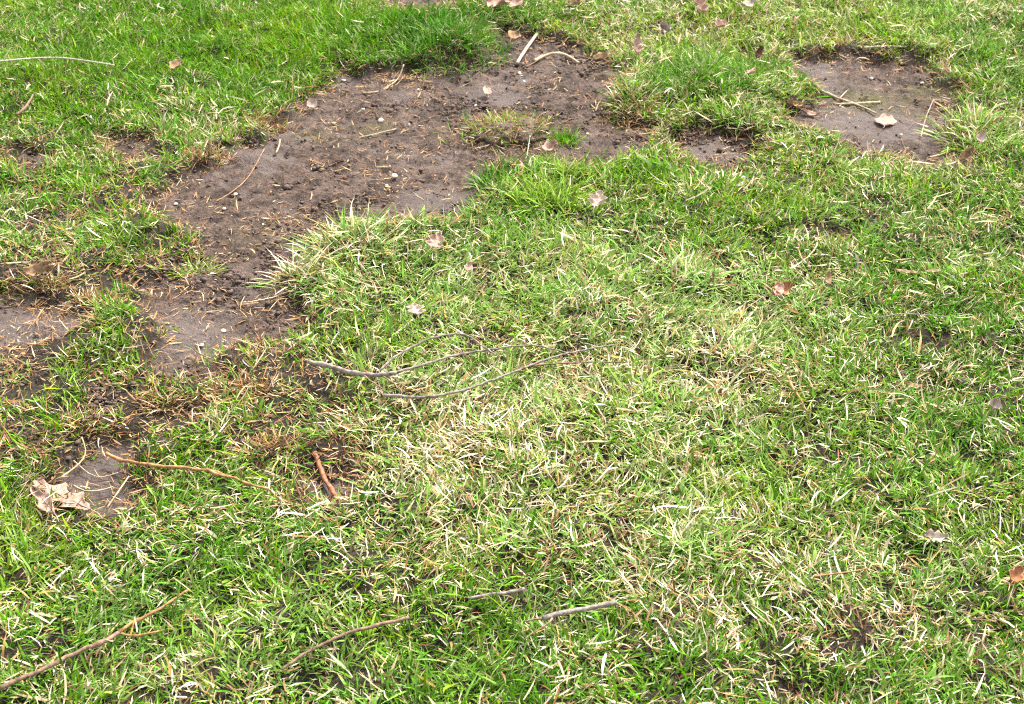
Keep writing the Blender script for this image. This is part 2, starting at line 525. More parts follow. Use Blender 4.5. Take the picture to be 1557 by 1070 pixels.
M_SOIL = soil_material()
M_GREEN = blade_material('living_grass', .34, .5, .04, .2)
M_STRAW = blade_material('dead_grass', .18, .65, .12, .16)
M_LITTER = blade_material('plant_litter', .0, .75, .15, .25, 400)
M_CLOD = mottled('clod_soil', (.050, .034, .025), (.140, .098, .076), 60, .9, .6)

# ------------------------------------------------------------------ the ground
def axis(lo, hi, step, far):
    fine = np.arange(lo, hi + step / 2, step)
    out, s, p = [], step, hi
    while p < far:
        s *= 1.28
        p += s
        out.append(p)
    out2, s, p = [], step, lo
    while p > -far:
        s *= 1.28
        p -= s
        out2.append(p)
    return np.concatenate([np.array(out2[::-1]), fine, np.array(out)])


ax = axis(-1.62, 1.62, .0085, 400)
ay = axis(1.2, 4.25, .0085, 400)
AX, AY = np.meshgrid(ax, ay)
inside = (AX > X0) & (AX < X1) & (AY > Y0) & (AY < Y1)
edge = np.minimum(np.minimum(AX - X0, X1 - AX), np.minimum(AY - Y0, Y1 - AY))
fade = sstep(0, .6, edge)
cv = sample(cover, AX, AY)
Z = sample(H, AX, AY) * fade + 0.012 * (1 - fade)
fine_n = fbm(.035, 201, 4, AX, AY, .7)
washed_v = sample(washed, AX, AY)
Z = Z + np.where(inside, (0.0035 + 0.0060 * (1 - cv) * (1 - .8 * washed_v)) * fine_n + .0075 * (1 - cv) * (1 - .8 * washed_v) * np.clip(vnoise(.018, 207, AX, AY) * vnoise(.07, 209, AX, AY) * 2, 0, 1), 0)
nx, ny = len(ax), len(ay)
V = np.stack([AX, AY, Z], -1).reshape(-1, 3)
ii, jj = np.meshgrid(np.arange(nx - 1), np.arange(ny - 1))
q = (jj * nx + ii).ravel()
loops = np.stack([q, q + 1, q + 1 + nx, q + nx], 1).ravel()
gcol = np.stack([np.where(inside, sstep(-.015, .02, sample(SDn, AX, AY)), 1), sample(moss, AX, AY) * fade, 1 - fade], -1).reshape(-1, 3)
ground = link('ground', mesh_np('ground', V, loops, np.arange(len(q)) * 4, True, gcol), M_SOIL)
wa = ground.data.attributes.new('washed', 'FLOAT', 'POINT')
wa.data.foreach_set('value', washed_v.astype(np.float32).ravel())
tag(ground, 'bare grey brown soil under the lawn with crumbly washed out patches', None, None, 'structure')

# ------------------------------------------------------------------ grass
DARK = np.array((.016, .105, .000)); MID = np.array((.066, .202, .000)); YEL = np.array((.205, .300, .000)); BLUE = np.array((.275, .410, .125))
STRAW = np.array((.50, .37, .19)); CREAM = np.array((.80, .71, .54)); TAN = np.array((.36, .215, .095)); BROWN = np.array((.15, .075, .035)); RUST = np.array((.27, .130, .060))


def in_frame(x, y, m=0.12):
    hw = TH * (y * cp + CAM_H * sp)
    return (np.abs(x) < hw + m) & (y > 1.33 - .2 - m) & (y < 4.1 + m)


def green_colour(h, pl, r):
    n = len(h)
    h = np.clip(h + r.normal(0, .28, n), -1, 1)[:, None]
    c = np.where(h < 0, MID + (DARK - MID) * -h, MID + (YEL - MID) * h)
    pl = np.clip(pl + r.normal(0, .22, n), 0, 1)[:, None]
    c = c + (BLUE - c) * pl * .75
    return c * np.exp(r.normal(.0, .32, (n, 1)))


def straw_colour(n, r, brown=None):
    u = r.random((n, 1))
    c = STRAW + (CREAM - STRAW) * np.clip(r.normal(.38, .5, (n, 1)), -.35, 1)
    b = r.random(n) < (.16 if brown is None else np.clip(.17 + brown, 0, .95))
    t = r.random((n, 1))
    c = np.where(b[:, None], np.where(u < .35, RUST * .9, TAN + (BROWN - TAN) * t), c)
    return c * np.exp(r.normal(-.06, .22, (n, 1)))


def scatter(density, r):
    n = int((X1 - X0) * (Y1 - Y0) * density)
    x, y = r.uniform(X0 + .05, X1 - .05, n), r.uniform(Y0 + .05, Y1 - .05, n)
    k = np.where(in_frame(x, y), 1.0, np.where(in_frame(x, y, .45), .36, .08))
    keep = r.random(n) < k
    x, y, k = x[keep], y[keep], k[keep]
    return x, y, np.minimum(1 / np.sqrt(k), 1.9)


# living grass grows in small tillers that fan out
r = np.random.default_rng(101)
tx, ty, tk = scatter(10600, r)
dens = np.clip(1.1 + .6 * fbm(.055, 81, 2, tx, ty), .6, 1) * sample(cover, tx, ty) ** 1.1
ok = r.random(len(tx)) < dens
tx, ty, tk = tx[ok], ty[ok], tk[ok]
nb = r.integers(3, 8, len(tx))
idx = np.repeat(np.arange(len(tx)), nb)
n = len(idx)
bx, by, bk = tx[idx] + r.normal(0, .006, n), ty[idx] + r.normal(0, .006, n), tk[idx]
taz, tlean = 5.5 * fbm(.22, 501, 2, tx, ty) + r.normal(0, .95, len(tx)), r.uniform(.1, 1.0, len(tx))
saz = taz[idx] + r.normal(0, 1.1, n)
d = sample(dry, bx, by)
alive = r.random(n) > d * .62
hue_t = sample(hue, tx, ty) + r.normal(0, .16, len(tx))
pale_t = sample(pale, tx, ty) + r.normal(0, .12, len(tx))
lf = sample(lenf, bx, by) * (.75 + .25 * sample(cover, bx, by))


def make_grass():
    a = alive
    m = a.sum()
    col = green_colour(hue_t[idx][a], pale_t[idx][a], r)
    length = np.clip(np.exp(r.normal(math.log(.028), .32, m)), .012, .075) * lf[a] * r.uniform(.8, 1.15, m)
    tilt = np.clip(np.abs(r.normal(.45, .38, m)) + tlean[idx][a] * .5 + .28 * sample(pale, bx[a], by[a]), 0, 1.4)
    bend = r.normal(.55, .45, m)
    w = np.clip(np.exp(r.normal(math.log(.0025), .36, m)), .0012, .0062) * (.85 + .5 * np.clip(sample(pale, bx[a], by[a]), 0, 1)) * bk[a]
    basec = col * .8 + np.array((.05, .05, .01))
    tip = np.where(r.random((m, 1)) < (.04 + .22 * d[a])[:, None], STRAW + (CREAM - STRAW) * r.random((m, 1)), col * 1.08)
    base = np.stack([bx[a], by[a], z_at(bx[a], by[a]) - .002], 1)
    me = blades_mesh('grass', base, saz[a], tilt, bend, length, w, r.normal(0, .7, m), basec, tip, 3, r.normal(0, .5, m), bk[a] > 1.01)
    o = link('grass', me, M_GREEN)
    tag(o, 'short living green lawn grass growing round the bare soil', 'grass', None, 'stuff')


def make_straw():
    a = ~alive
    # dead blades that still stand in the tillers
    x, y, k, az = bx[a], by[a], bk[a], saz[a]
    # and loose ones lying on top
    lx, ly, lk = scatter(8200, r)
    keep = r.random(len(lx)) < sample(dry, lx, ly) * np.clip(1.0 + 1.3 * fbm(.07, 331, 3, lx, ly), .15, 2.2) * np.clip(sample(cover, lx, ly) + .12, 0, 1)
    lx, ly, lk = lx[keep], ly[keep], lk[keep]
    n1, n2 = len(x), len(lx)
    X, Y, K = np.concatenate([x, lx]), np.concatenate([y, ly]), np.concatenate([k, lk])
    AZ = np.concatenate([az, 5.5 * fbm(.22, 501, 2, lx, ly) + r.normal(0, 1.1, n2)])
    tilt = np.concatenate([np.clip(r.normal(.85, .35, n1), .1, 1.5), np.clip(r.normal(1.38, .22, n2), .8, 1.75)])
    bend = np.concatenate([r.normal(.55, .6, n1), r.normal(.1, .35, n2)])
    length = np.concatenate([np.clip(r.normal(.026, .010, n1), .008, .06), np.clip(r.gamma(5.0, .0052, n2), .008, .07)])
    w = np.concatenate([np.clip(np.exp(r.normal(math.log(.0023), .36, n1)), .001, .005), np.clip(np.exp(r.normal(math.log(.0022), .40, n2)), .001, .0058)]) * K
    w = np.minimum(w, length * .088 * K)
    z = z_at(X, Y) + np.concatenate([np.full(n1, -.002), r.uniform(.002, .024, n2) * sample(cover, lx, ly)])
    thin = np.clip((1 - sample(cover, X, Y)) * .8 + .45 * np.exp(-(sample(SDn, X, Y) / .05) ** 2) + .25 * sample(broken, X, Y), 0, .8)
    col = straw_colour(n1 + n2, r, thin)
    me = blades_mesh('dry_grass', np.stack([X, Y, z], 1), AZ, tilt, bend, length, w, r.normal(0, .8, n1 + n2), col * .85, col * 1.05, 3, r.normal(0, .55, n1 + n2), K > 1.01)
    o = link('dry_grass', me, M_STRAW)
    tag(o, 'bleached dead grass blades lying through the green lawn', 'dry grass', None, 'stuff')


def make_thatch():
    """brown dead stems low between the tillers and needle-like bits on the soil"""
    x, y, k = scatter(15000, r)
    c = sample(cover, x, y)
    p = np.where(c > .6, .15, np.clip(.03 + .75 * sample(litter, x, y) * np.clip(.35 + 1.2 * fbm(.07, 301, 3, x, y), 0, 1.6) + .5 * (c > .08) + .5 * np.exp(-(sample(SDn, x, y) / .035) ** 2), 0, 1) * .75)
    keep = r.random(len(x)) < p
    x, y, k, c = x[keep], y[keep], k[keep], c[keep]
    n = len(x)
    u = r.random((n, 1))
    t = r.random((n, 1))
    col = np.where(u < .30, RUST + (TAN - RUST) * t, np.where(u < .78, BROWN + (TAN - BROWN) * t, STRAW * (.7 + .5 * t))) * r.uniform(.6, 1.2, (n, 1))
    length = np.clip(r.gamma(2.6, .0062, n), .005, .05)
    w = np.clip(np.exp(r.normal(math.log(.0016), .45, n)), .0007, .0055) * k
    me = blades_mesh('plant_litter', np.stack([x, y, z_at(x, y) + r.uniform(.003, .007, n)], 1), r.uniform(0, 6.283, n), np.clip(r.normal(1.45, .16, n) - np.where(c > .5, r.uniform(0, .7, n), 0), .5, 1.62),
                     r.normal(0, .2, n), length, w, r.normal(0, .5, n), col, col, 2, r.normal(0, .5, n))
    o = link('plant_litter', me, M_LITTER)
    tag(o, 'fine rust brown plant litter strewn over the bare soil and turf edges', 'litter', None, 'stuff')


def make_crumbs():
    x, y, k = scatter(52000, r)
    c = sample(cover, x, y)
    keep = (c < .55) & (r.random(len(x)) < np.clip(.16 + 1.1 * fbm(.14, 311, 4, x, y), .05, .95) * (1 - .85 * sample(washed, x, y))) & in_frame(x, y, .8)
    x, y = x[keep], y[keep]
    n = len(x)
    ico = np.array([(1, 0, 0), (0, 1, 0), (-1, 0, 0), (0, -1, 0), (.1, .1, 1), (0, 0, -1)])
    F = np.array([(0, 1, 4), (1, 2, 4), (2, 3, 4), (3, 0, 4), (1, 0, 5), (2, 1, 5), (3, 2, 5), (0, 3, 5)])
    s = np.clip(r.gamma(1.5, .0012, n), .0008, .008)
    Vv = ico[None] * s[:, None, None] * r.uniform(.6, 1.35, (n, 6, 1))
    Vv = Vv * np.stack([r.uniform(.8, 1.5, n), r.uniform(.8, 1.5, n), r.uniform(.45, .8, n)], 1)[:, None]
    a = r.uniform(0, 6.28, n)
    ca, sa = np.cos(a)[:, None], np.sin(a)[:, None]
    R = np.stack([Vv[..., 0] * ca - Vv[..., 1] * sa, Vv[..., 0] * sa + Vv[..., 1] * ca, Vv[..., 2]], -1)
    R = R + np.stack([x, y, z_at(x, y) + s * .3 + .0015], 1)[:, None]
    lo = (np.arange(n)[:, None, None] * 6 + F[None]).ravel()
    me = mesh_np('soil_crumbs', R.reshape(-1, 3), lo, np.arange(n * 8) * 3, False)
    o = link('soil_crumbs', me, M_CLOD)
    tag(o, 'dark crumbs of soil and worm casts on the bare patches', 'soil crumbs', None, 'stuff')


make_grass()
make_straw()
make_thatch()
make_crumbs()

# ------------------------------------------------------------------ materials of the single things
OAK = {
    'pink': mottled('leaf_pink_beige', (.26, .155, .11), (.52, .35, .27), 90, .7, .25, 300, None, .15),
    'dull': mottled('leaf_dull_pink', (.20, .122, .088), (.42, .285, .215), 90, .75, .3, 300, None, .12),
    'pale': mottled('leaf_pale_cream', (.32, .23, .18), (.56, .44, .36), 90, .7, .25, 300, None, .15),
    'tan': mottled('leaf_tan', (.17, .10, .05), (.40, .27, .15), 90, .7, .3, 300, None, .12),
    'orange': mottled('leaf_orange_brown', (.20, .08, .035), (.42, .20, .09), 90, .6, .3, 300, None, .12),
    'brown': mottled('leaf_dark_brown', (.07, .035, .02), (.20, .10, .055), 70, .7, .3, 300, None, .08),
    'grey': mottled('leaf_grey_beige', (.22, .17, .13), (.48, .39, .32), 90, .75, .3, 300, None, .1),
}
BARK = {
    'grey': mottled('bark_grey', (.10, .080, .066), (.30, .25, .215), 130, .85, .6, 400),
    'brown': mottled('bark_brown', (.10, .06, .04), (.27, .17, .115), 130, .8, .6, 400),
    'orange': mottled('bark_orange', (.17, .08, .03), (.42, .22, .09), 120, .6, .4, 300),
    'red': mottled('bark_red', (.11, .045, .025), (.36, .15, .07), 150, .6, .4, 300),
    'straw': mottled('stalk_straw', (.28, .20, .115), (.50, .39, .25), 90, .6, .3, 300),
    'pale': mottled('stalk_pale', (.24, .20, .15), (.52, .45, .36), 120, .6, .3, 300),
    'olive': mottled('stalk_olive', (.22, .19, .11), (.40, .34, .22), 90, .7, .3, 300),
}
M_STONE = mottled('pebble_white', (.30, .26, .21), (.56, .50, .44), 220, .6, .4)


def empty(name, loc):
    o = bpy.data.objects.new(name, None)
    o.empty_display_size = .02
    o.location = loc
    COL.objects.link(o)
    return o


def tube(name, pts, r0, r1, mat, parent=None, knots=True, seed=0, sides=7):
    """tapering, slightly knotty round stem through world points"""
    rr = np.random.default_rng(seed + 5)
    P = np.array([tuple(p) for p in pts], float)
    n = len(P)
    # smooth the course
    out = []
    for i in range(n - 1):
        a, b, c, d_ = P[max(i - 1, 0)], P[i], P[i + 1], P[min(i + 2, n - 1)]
        m = max(2, int(np.linalg.norm(c - b) / .009))
        for k in range(m):
            t = k / m
            out.append(.5 * (2 * b + (c - a) * t + (2 * a - 5 * b + 4 * c - d_) * t * t + (3 * b - a - 3 * c + d_) * t ** 3))
    out.append(P[-1])
    Q = np.array(out)
    L = len(Q)
    if knots and L > 4:
        Q[1:-1] += rr.normal(0, .0006, (L - 2, 3))
    T = np.gradient(Q, axis=0)
    T /= np.linalg.norm(T, axis=1)[:, None] + 1e-9
    side = np.cross(T, (0, 0, 1.0))
    side /= np.linalg.norm(side, axis=1)[:, None] + 1e-9
    up = np.cross(side, T)
    rad = np.linspace(r0, r1, L) * (1.30 if knots else .85) * (1 + (rr.normal(0, .07, L) if knots else 0))
    if knots:
        for k in range(3, L - 2, 6):
            rad[k] *= rr.uniform(1.05, 1.45)
    a = np.arange(sides) / sides * 2 * math.pi
    V = Q[:, None] + rad[:, None, None] * (np.cos(a)[None, :, None] * side[:, None] + np.sin(a)[None, :, None] * up[:, None])
    V = V.reshape(-1, 3)
    lo, st = [], []
    for i in range(L - 1):
        for k in range(sides):
            st.append(len(lo))
            lo += [i * sides + k, i * sides + (k + 1) % sides, (i + 1) * sides + (k + 1) % sides, (i + 1) * sides + k]
    st.append(len(lo)); lo += list(range(sides))[::-1]
    st.append(len(lo)); lo += [(L - 1) * sides + k for k in range(sides)]
    org = np.zeros(3) if parent is None else np.array(parent.location)
    if parent is None:
        org = Q.mean(0)
    me = mesh_np(name, V - org, np.array(lo), np.array(st), True)
    o = link(name, me, mat, parent)
    if parent is None:
        o.location = org
    return o


def course(pts, lift):
    """(px, py[, lift]) list -> points lying on the turf"""
    return [on_turf(p[0], p[1], p[2] if len(p) > 2 else lift) for p in pts]


def twig(name, label, cat, pts, r0, r1, bark, lift=.02, branches=(), group=None, knots=True, seed=0):
    C = course(pts, lift)
    if not branches:
        o = tube(name, C, r0, r1, BARK[bark], None, knots, seed)
        return tag(o, label, cat, group)
    root = empty(name, C[0])
    tube('stem', C, r0, r1, BARK[bark], root, knots, seed)
    for i, (bp, b0, b1, bb) in enumerate(branches):
        tube('branch', course(bp, lift), b0, b1, BARK[bb], root, knots, seed + i + 1)
    return tag(root, label, cat, group)


def leaf(label, a, b, wid, mat, lift=.012, curl=.25, bow=.15, lobes=3, depth=.55, roll=0.0, rise=0.0, seed=0, size=None, stem=True, name='oak_leaf'):
    """dead leaf lying from stalk end a to tip b (photo pixels); wid = half width / length"""
    rr = np.random.default_rng(seed + 900)
    A, B = on_turf(*a, lift), on_turf(*b, lift)
    L = (B - A).length if size is None else size * .85
    mid = (A + B) / 2
    nu, nv = 26, 9
    U = np.linspace(0, 1, nu)
    ph = rr.uniform(-.3, .3)
    env = np.sin(math.pi * np.clip(U, 0, 1) ** .85) ** .7
    lob = .5 + .5 * np.cos(2 * math.pi * (U * lobes + .5 + ph * .3))
    V = np.zeros((nu, nv, 3))
    for j in range(nv):
        s_ = (j / (nv - 1)) * 2 - 1
        ph2 = .0 if s_ < 0 else rr.uniform(.10, .22)
        lobs = .5 + .5 * np.cos(2 * math.pi * (U * lobes + .5 + (.16 if s_ > 0 else 0) + ph * .3))
        w = wid * L * env * (1 - depth * lobs) + .0008
        lean = .10 * L * abs(s_) * (1 - .6 * lobs)
        V[:, j, 0] = (U - .5) * L + lean * (1 - U)
        V[:, j, 1] = s_ * w
        h = curl * wid * L * (abs(s_) ** 1.8) * (1 + .5 * np.sin(U * 5 + seed))
        h = h + bow * L * ((U - .5) ** 2) * 2 + .02 * L * np.sin(U * 17 + s_ * 3 + seed) * abs(s_)
        V[:, j, 2] = h
    V[..., 2] -= V[..., 2].min() * .5
    V += rr.normal(0, L * .004, V.shape)
    q = (np.arange(nu - 1)[:, None] * nv + np.arange(nv - 1)[None]).ravel()
    lo = np.stack([q, q + nv, q + nv + 1, q + 1], 1).ravel()
    me = mesh_np('blade', V.reshape(-1, 3), lo, np.arange(len(q)) * 4, True)
    yaw = math.atan2(B.y - A.y, B.x - A.x)
    root = empty(name, mid)
    root.rotation_euler = (Matrix.Rotation(yaw, 3, 'Z') @ Matrix.Rotation(-rise, 3, 'Y') @ Matrix.Rotation(roll, 3, 'X')).to_euler()
    if rise or roll:
        root.location.z += abs(math.sin(rise)) * L * .4 + abs(math.sin(roll)) * L * wid * .6
    bl = link('blade', me, OAK[mat], root)
    so = bl.modifiers.new('thickness', 'SOLIDIFY'); so.thickness = .0005; so.offset = 0
    # raised midrib running on into the stalk
    cm = nv // 2
    pts = [Vector(V[k, cm]) + Vector((0, 0, .0004)) for k in range(nu - 2, -1, -3)]
    if stem:
        p0 = pts[-1]
        pts += [p0 + Vector((-.10 * L, .01 * L, .01 * L)), p0 + Vector((-.2 * L, .04 * L, 0))]
    rib = tube('midrib', pts, max(.00035, L * .006), max(.0006, L * .012), OAK[mat], None, False, seed, 5)
    rib.parent = root
    for j_, (u_, sg) in enumerate([(.3, 1), (.34, -1), (.52, 1), (.56, -1), (.72, 1), (.76, -1)] if L > .05 else []):
        k0 = int(u_ * (nu - 1)); k1 = min(nu - 1, k0 + 3)
        vp = [Vector(V[k0, cm]), Vector(V[min(nu - 1, k0 + 1), cm + sg * 2]), Vector(V[k1, cm + sg * 3])]
        ve = tube('vein', [p_ + Vector((0, 0, .0003)) for p_ in vp], L * .006, L * .003, OAK[mat], None, False, seed, 4)
        ve.location = ve.location - rib.location
        ve.parent = rib
    tag(root, label, 'leaf', 'fallen leaves on the lawn')
    return root


def pebble(label, px, py, s, group=None, seed=0):
    rr = np.random.default_rng(seed + 40)
    import bmesh
    bm = bmesh.new()
    bmesh.ops.create_icosphere(bm, subdivisions=2, radius=1)
    k = rr.uniform(.7, 1.2, 3) * np.array((1.1, .9, .65))
    for v in bm.verts:
        f = 1 + .22 * mnoise.noise(v.co * 1.3 + Vector((seed * 3.1, 0, 0)))
        v.co = Vector((v.co.x * k[0] * f, v.co.y * k[1] * f, v.co.z * k[2] * f)) * s
    me = bpy.data.meshes.new('pebble')
    bm.to_mesh(me); bm.free()
    me.polygons.foreach_set('use_smooth', np.ones(len(me.polygons), bool))
    o = link('pebble', me, M_STONE)
    o.location = on_turf(px, py, s * .35 + .002)
    o.rotation_euler = (0, 0, rr.uniform(0, 6))
    return tag(o, label, 'pebble', group)


def tuft(name, label, px, py, rx, ry, n, length, tilt, width, h, pl, dryp, seed, spread=.5, brown=.05, bend=.6, away=.7, group=None):
    rr = np.random.default_rng(seed + 300)
    c = on_turf(px, py, 0)
    m = metres_per_px(py)
    a = rr.uniform(0, 6.283, n); q = np.sqrt(rr.random(n))
    ox, oy = q * np.cos(a) * rx * m, q * np.sin(a) * ry * m / math.sin(depression(py))
    x, y = c.x + ox, c.y + oy
    az = np.where(rr.random(n) < away, np.arctan2(oy, ox) + rr.normal(0, spread, n), rr.uniform(0, 6.283, n))
    dead = rr.random(n) < dryp
    col = np.where(dead[:, None], straw_colour(n, rr, np.full(n, brown)), green_colour(np.full(n, h), np.full(n, pl), rr))
    ln = np.clip(rr.normal(length, length * .28, n), length * .35, length * 1.8)
    tl = np.clip(rr.normal(tilt, .3, n) * (.45 + .75 * q), .02, 1.5)
    base = np.stack([ox, oy, z_at(x, y) - c.z - .003], 1)
    W = rr.uniform(.75, 1.25, n) * width
    B = rr.normal(bend, .35, n)
    root = None
    tw, wb = rr.normal(0, .6, n), rr.normal(0, .35, n)
    def part(nm, k, mat, parent):
        me = blades_mesh(nm, base[k], az[k], tl[k], B[k], ln[k], W[k], tw[k], col[k] * .85, col[k] * 1.08, 4, wb[k])
        return link(nm, me, mat, parent)
    root = empty(name, c)
    if (~dead).sum(): tag(part('green_blades', ~dead, M_GREEN, root), kind='stuff')
    if dead.sum(): tag(part('dead_blades', dead, M_STRAW, root), kind='stuff')
    return tag(root, label, 'grass tuft', group)


# ------------------------------------------------------------------ tufts that stand out
tuft('grass_tuft', 'small bright green grass tuft alone on the large bare soil patch', 862, 219, 14, 7, 260, .034, .65, .0020, -.1, .0, .02, 1)
tuft('grass_tuft', 'splayed pale coarse tussock of straw and blue green blades at the bare patch edge', 535, 372, 62, 24, 420, .062, .95, .0032, .0, .85, .42, 2, .6)
tuft('grass_tuft', 'stiff straw coloured tuft fanning over the soil below the large bare patch', 452, 418, 34, 22, 110, .062, 1.05, .0026, .1, .8, .72, 3, .6)
tuft('grass_tuft', 'tall dense dark green tuft at the far edge of the large bare patch', 690, 74, 78, 27, 800, .050, .75, .0022, -.40, .3, .06, 4, .9)
tuft('grass_tuft', 'yellow green broad bladed tuft at the near edge of the large bare patch', 838, 306, 52, 16, 420, .050, .75, .0030, .65, .35, .06, 5, .8)
tuft('grass_tuft', 'dark green upright tuft at the corner where soil meets lawn', 752, 280, 22, 12, 150, .052, .6, .0030, -.5, .3, .04, 6, .8)
tuft('grass_tuft', 'coarse pale green tussock with long blades in the near lawn', 1038, 838, 80, 44, 300, .048, 1.0, .0030, -.05, .75, .30, 7, .9, .05, .5, .35)
tuft('grass_tuft', 'pale yellowish tussock leaning over the soil beside the small bare patch', 1482, 205, 46, 28, 420, .062, .9, .0032, .35, .55, .34, 8, .6)
tuft('grass_tuft', 'matted pale tuft on the narrow arm of the bare soil', 298, 414, 34, 10, 240, .030, .8, .0020, .35, .35, .35, 9)
tuft('grass_tuft', 'fine upright green tuft on the hump between the two bare patches', 1062, 112, 64, 30, 600, .045, .65, .0021, -.30, .25, .06, 10, .9)
tuft('grass_tuft', 'star shaped cream dead tuft below the big pink leaf', 178, 812, 10, 6, 40, .030, .9, .0028, 0, .5, .95, 11, .3, -.1)
tuft('grass_tuft', 'shaggy tuft with dry skirt hanging at the bare patch side of the hump', 965, 148, 34, 14, 330, .044, .85, .0024, .0, .35, .45, 12, .6, .25)
tuft('grass_tuft', 'green tuft with straw fringe above the little bare strip', 1125, 180, 44, 12, 300, .046, .9, .0026, .1, .35, .42, 13, .6, .1)
tuft('grass_tuft', 'golden dead tuft behind the hump near the small bare patch', 1180, 86, 24, 10, 230, .034, .9, .0018, .5, .3, .85, 14, .6, .1)
tuft('grass_tuft', 'long bladed pale tuft in the middle of the lawn beyond the forked twig', 1045, 420, 50, 24, 200, .055, .85, .0034, .0, .8, .3, 15, .8)

for i, (px, py, rx, ry, n_, lb) in enumerate([
        (62, 432, 60, 12, 420, 'matted brown dead turf at the left edge below the crumpled tan leaf'),
        (140, 462, 46, 10, 330, 'brown dead turf clump above the green island on the left soil'),
        (395, 592, 66, 14, 480, 'wide mat of brown dead turf left of the long forked twig'),
        (250, 612, 52, 10, 330, 'brown dead turf strip below the green island on the left soil'),
        (318, 246, 40, 9, 330, 'shaggy brown turf lip at the left rim of the large bare patch'),
        (404, 192, 34, 8, 260, 'dark brown turf lip halfway up the left rim of the large bare patch'),
        (952, 186, 26, 9, 240, 'brown dead clump at the right rim of the large bare patch'),
        (412, 680, 54, 10, 330, 'low brown dead turf between the forked twig and the red stick'),
        (130, 645, 60, 10, 300, 'brown dead turf above the small soil hollow')]):
    tuft('dead_turf', lb, px, py, rx, ry, n_, .030, 1.05, .0020, .2, .3, .86, 60 + i, 1.2, .62, .5, .4)

# the crumbling turf lump in the bare patch
c0 = on_turf(772, 200, 0)
import bmesh
bm = bmesh.new()
bmesh.ops.create_icosphere(bm, subdivisions=4, radius=1)
for v in bm.verts:
    f = 1 + .28 * mnoise.noise(v.co * 2.1) + .14 * mnoise.noise(v.co * 6)
    v.co = Vector((v.co.x * .092 * f, v.co.y * .066 * f, v.co.z * .022 * f))
me = bpy.data.meshes.new('soil_lump')
bm.to_mesh(me); bm.free()
me.polygons.foreach_set('use_smooth', np.ones(len(me.polygons), bool))
lump = empty('turf_lump', c0)
link('soil_lump', me, M_CLOD, lump)
rr = np.random.default_rng(555)
n = 1100
ox, oy = rr.normal(0, .060, n), rr.normal(0, .044, n)
dead = rr.random(n) < .62
col = np.where(dead[:, None], straw_colour(n, rr, np.full(n, .7)), green_colour(np.full(n, .3), np.full(n, .3), rr))
base = np.stack([ox, oy, .022 * np.sqrt(np.clip(1 - (ox / .10) ** 2 - (oy / .07) ** 2, 0, 1)) - .004], 1)
for nm, k, mt in (('dead_blades', dead, M_STRAW), ('green_blades', ~dead, M_GREEN)):
    az = np.arctan2(oy[k], ox[k]) + rr.normal(0, .9, k.sum())
    bo = link(nm, blades_mesh(nm, base[k], az, rr.uniform(.5, 1.4, k.sum()), rr.normal(.6, .4, k.sum()), rr.uniform(.012, .038, k.sum()),
                         rr.uniform(.0012, .0024, k.sum()), rr.normal(0, .6, k.sum()), col[k] * .85, col[k], 3), mt, lump)
    tag(bo, kind='stuff')
tag(lump, 'crumbling lump of dead turf in the middle of the large bare patch', 'turf lump')

# ------------------------------------------------------------------ twigs and stalks
twig('forked_twig', 'long grey forked twig lying across the middle of the lawn', 'twig',
     [(470, 549), (498, 556), (530, 565), (560, 569), (588, 569), (602, 567)], .0036, .0030, 'grey', .036,
     [([(578, 563), (592, 549), (610, 537), (640, 520), (672, 510), (700, 507), (716, 513), (736, 527), (756, 541)], .0019, .0009, 'grey'),
      ([(598, 567), (640, 555), (700, 538), (770, 527), (815, 525), (840, 531), (866, 536)], .0021, .0009, 'grey'),
      ([(552, 570), (568, 582), (584, 592)], .0012, .0008, 'brown'),
      ([(582, 572), (600, 584), (612, 598)], .0013, .0010, 'brown')], seed=3)
twig('forked_twig', 'second grey twig with a side shoot lying just below the long forked twig', 'twig',
     [(584, 600), (625, 603), (660, 602), (700, 594), (740, 580), (790, 562), (840, 543), (890, 531), (934, 524)], .0022, .0012, 'grey', .036,
     [([(800, 557), (850, 552), (905, 550), (955, 551)], .0015, .0007, 'brown')], seed=5)
twig('twig', 'orange brown twig reaching right from the small soil hollow by the big leaf', 'twig',
     [(162, 689), (176, 697), (205, 703), (250, 709), (300, 713), (330, 718), (372, 733), (412, 746)], .0026, .0014, 'orange', .022,
     [([(314, 714), (336, 722), (356, 726)], .0028, .0013, 'orange')], seed=11)
twig('stick', 'short thick reddish stick over the little soil gap below the forked twig', 'stick',
     [(478, 688), (486, 708), (494, 728), (504, 744), (516, 762)], .0036, .0032, 'red', .012, seed=15)
twig('twig', 'orange tipped twig with brown stem in the near corner of the lawn', 'twig',
     [(0, 1046), (40, 1028), (80, 1010), (120, 990), (150, 978), (180, 962)], .0024, .0026, 'brown', .024,
     [([(180, 962), (200, 948), (235, 930), (262, 912), (286, 897)], .0024, .0012, 'orange'),
      ([(184, 963), (200, 967), (222, 964), (244, 959)], .0018, .0010, 'orange')], seed=21)
twig('twig', 'long thin grey brown twig curving through the near lawn', 'twig',
     [(428, 1018), (452, 1000), (490, 980), (530, 962), (580, 949), (622, 939)], .0016, .0022, 'brown', .025, seed=27)
twig('twig', 'short grey twig just above the pale forked stick in the near lawn', 'twig', [(712, 910), (745, 904), (775, 900), (797, 895)], .0016, .0022, 'grey', .02, seed=29)
twig('twig', 'pale grey stub twig with two thin prongs in the near lawn', 'twig',
     [(826, 940), (850, 933), (880, 927), (910, 921), (938, 916)], .0030, .0026, 'grey', .036,
     [([(832, 938), (812, 942), (796, 945)], .0014, .0009, 'brown'), ([(840, 940), (828, 952), (806, 966)], .0013, .0008, 'brown')], seed=31)
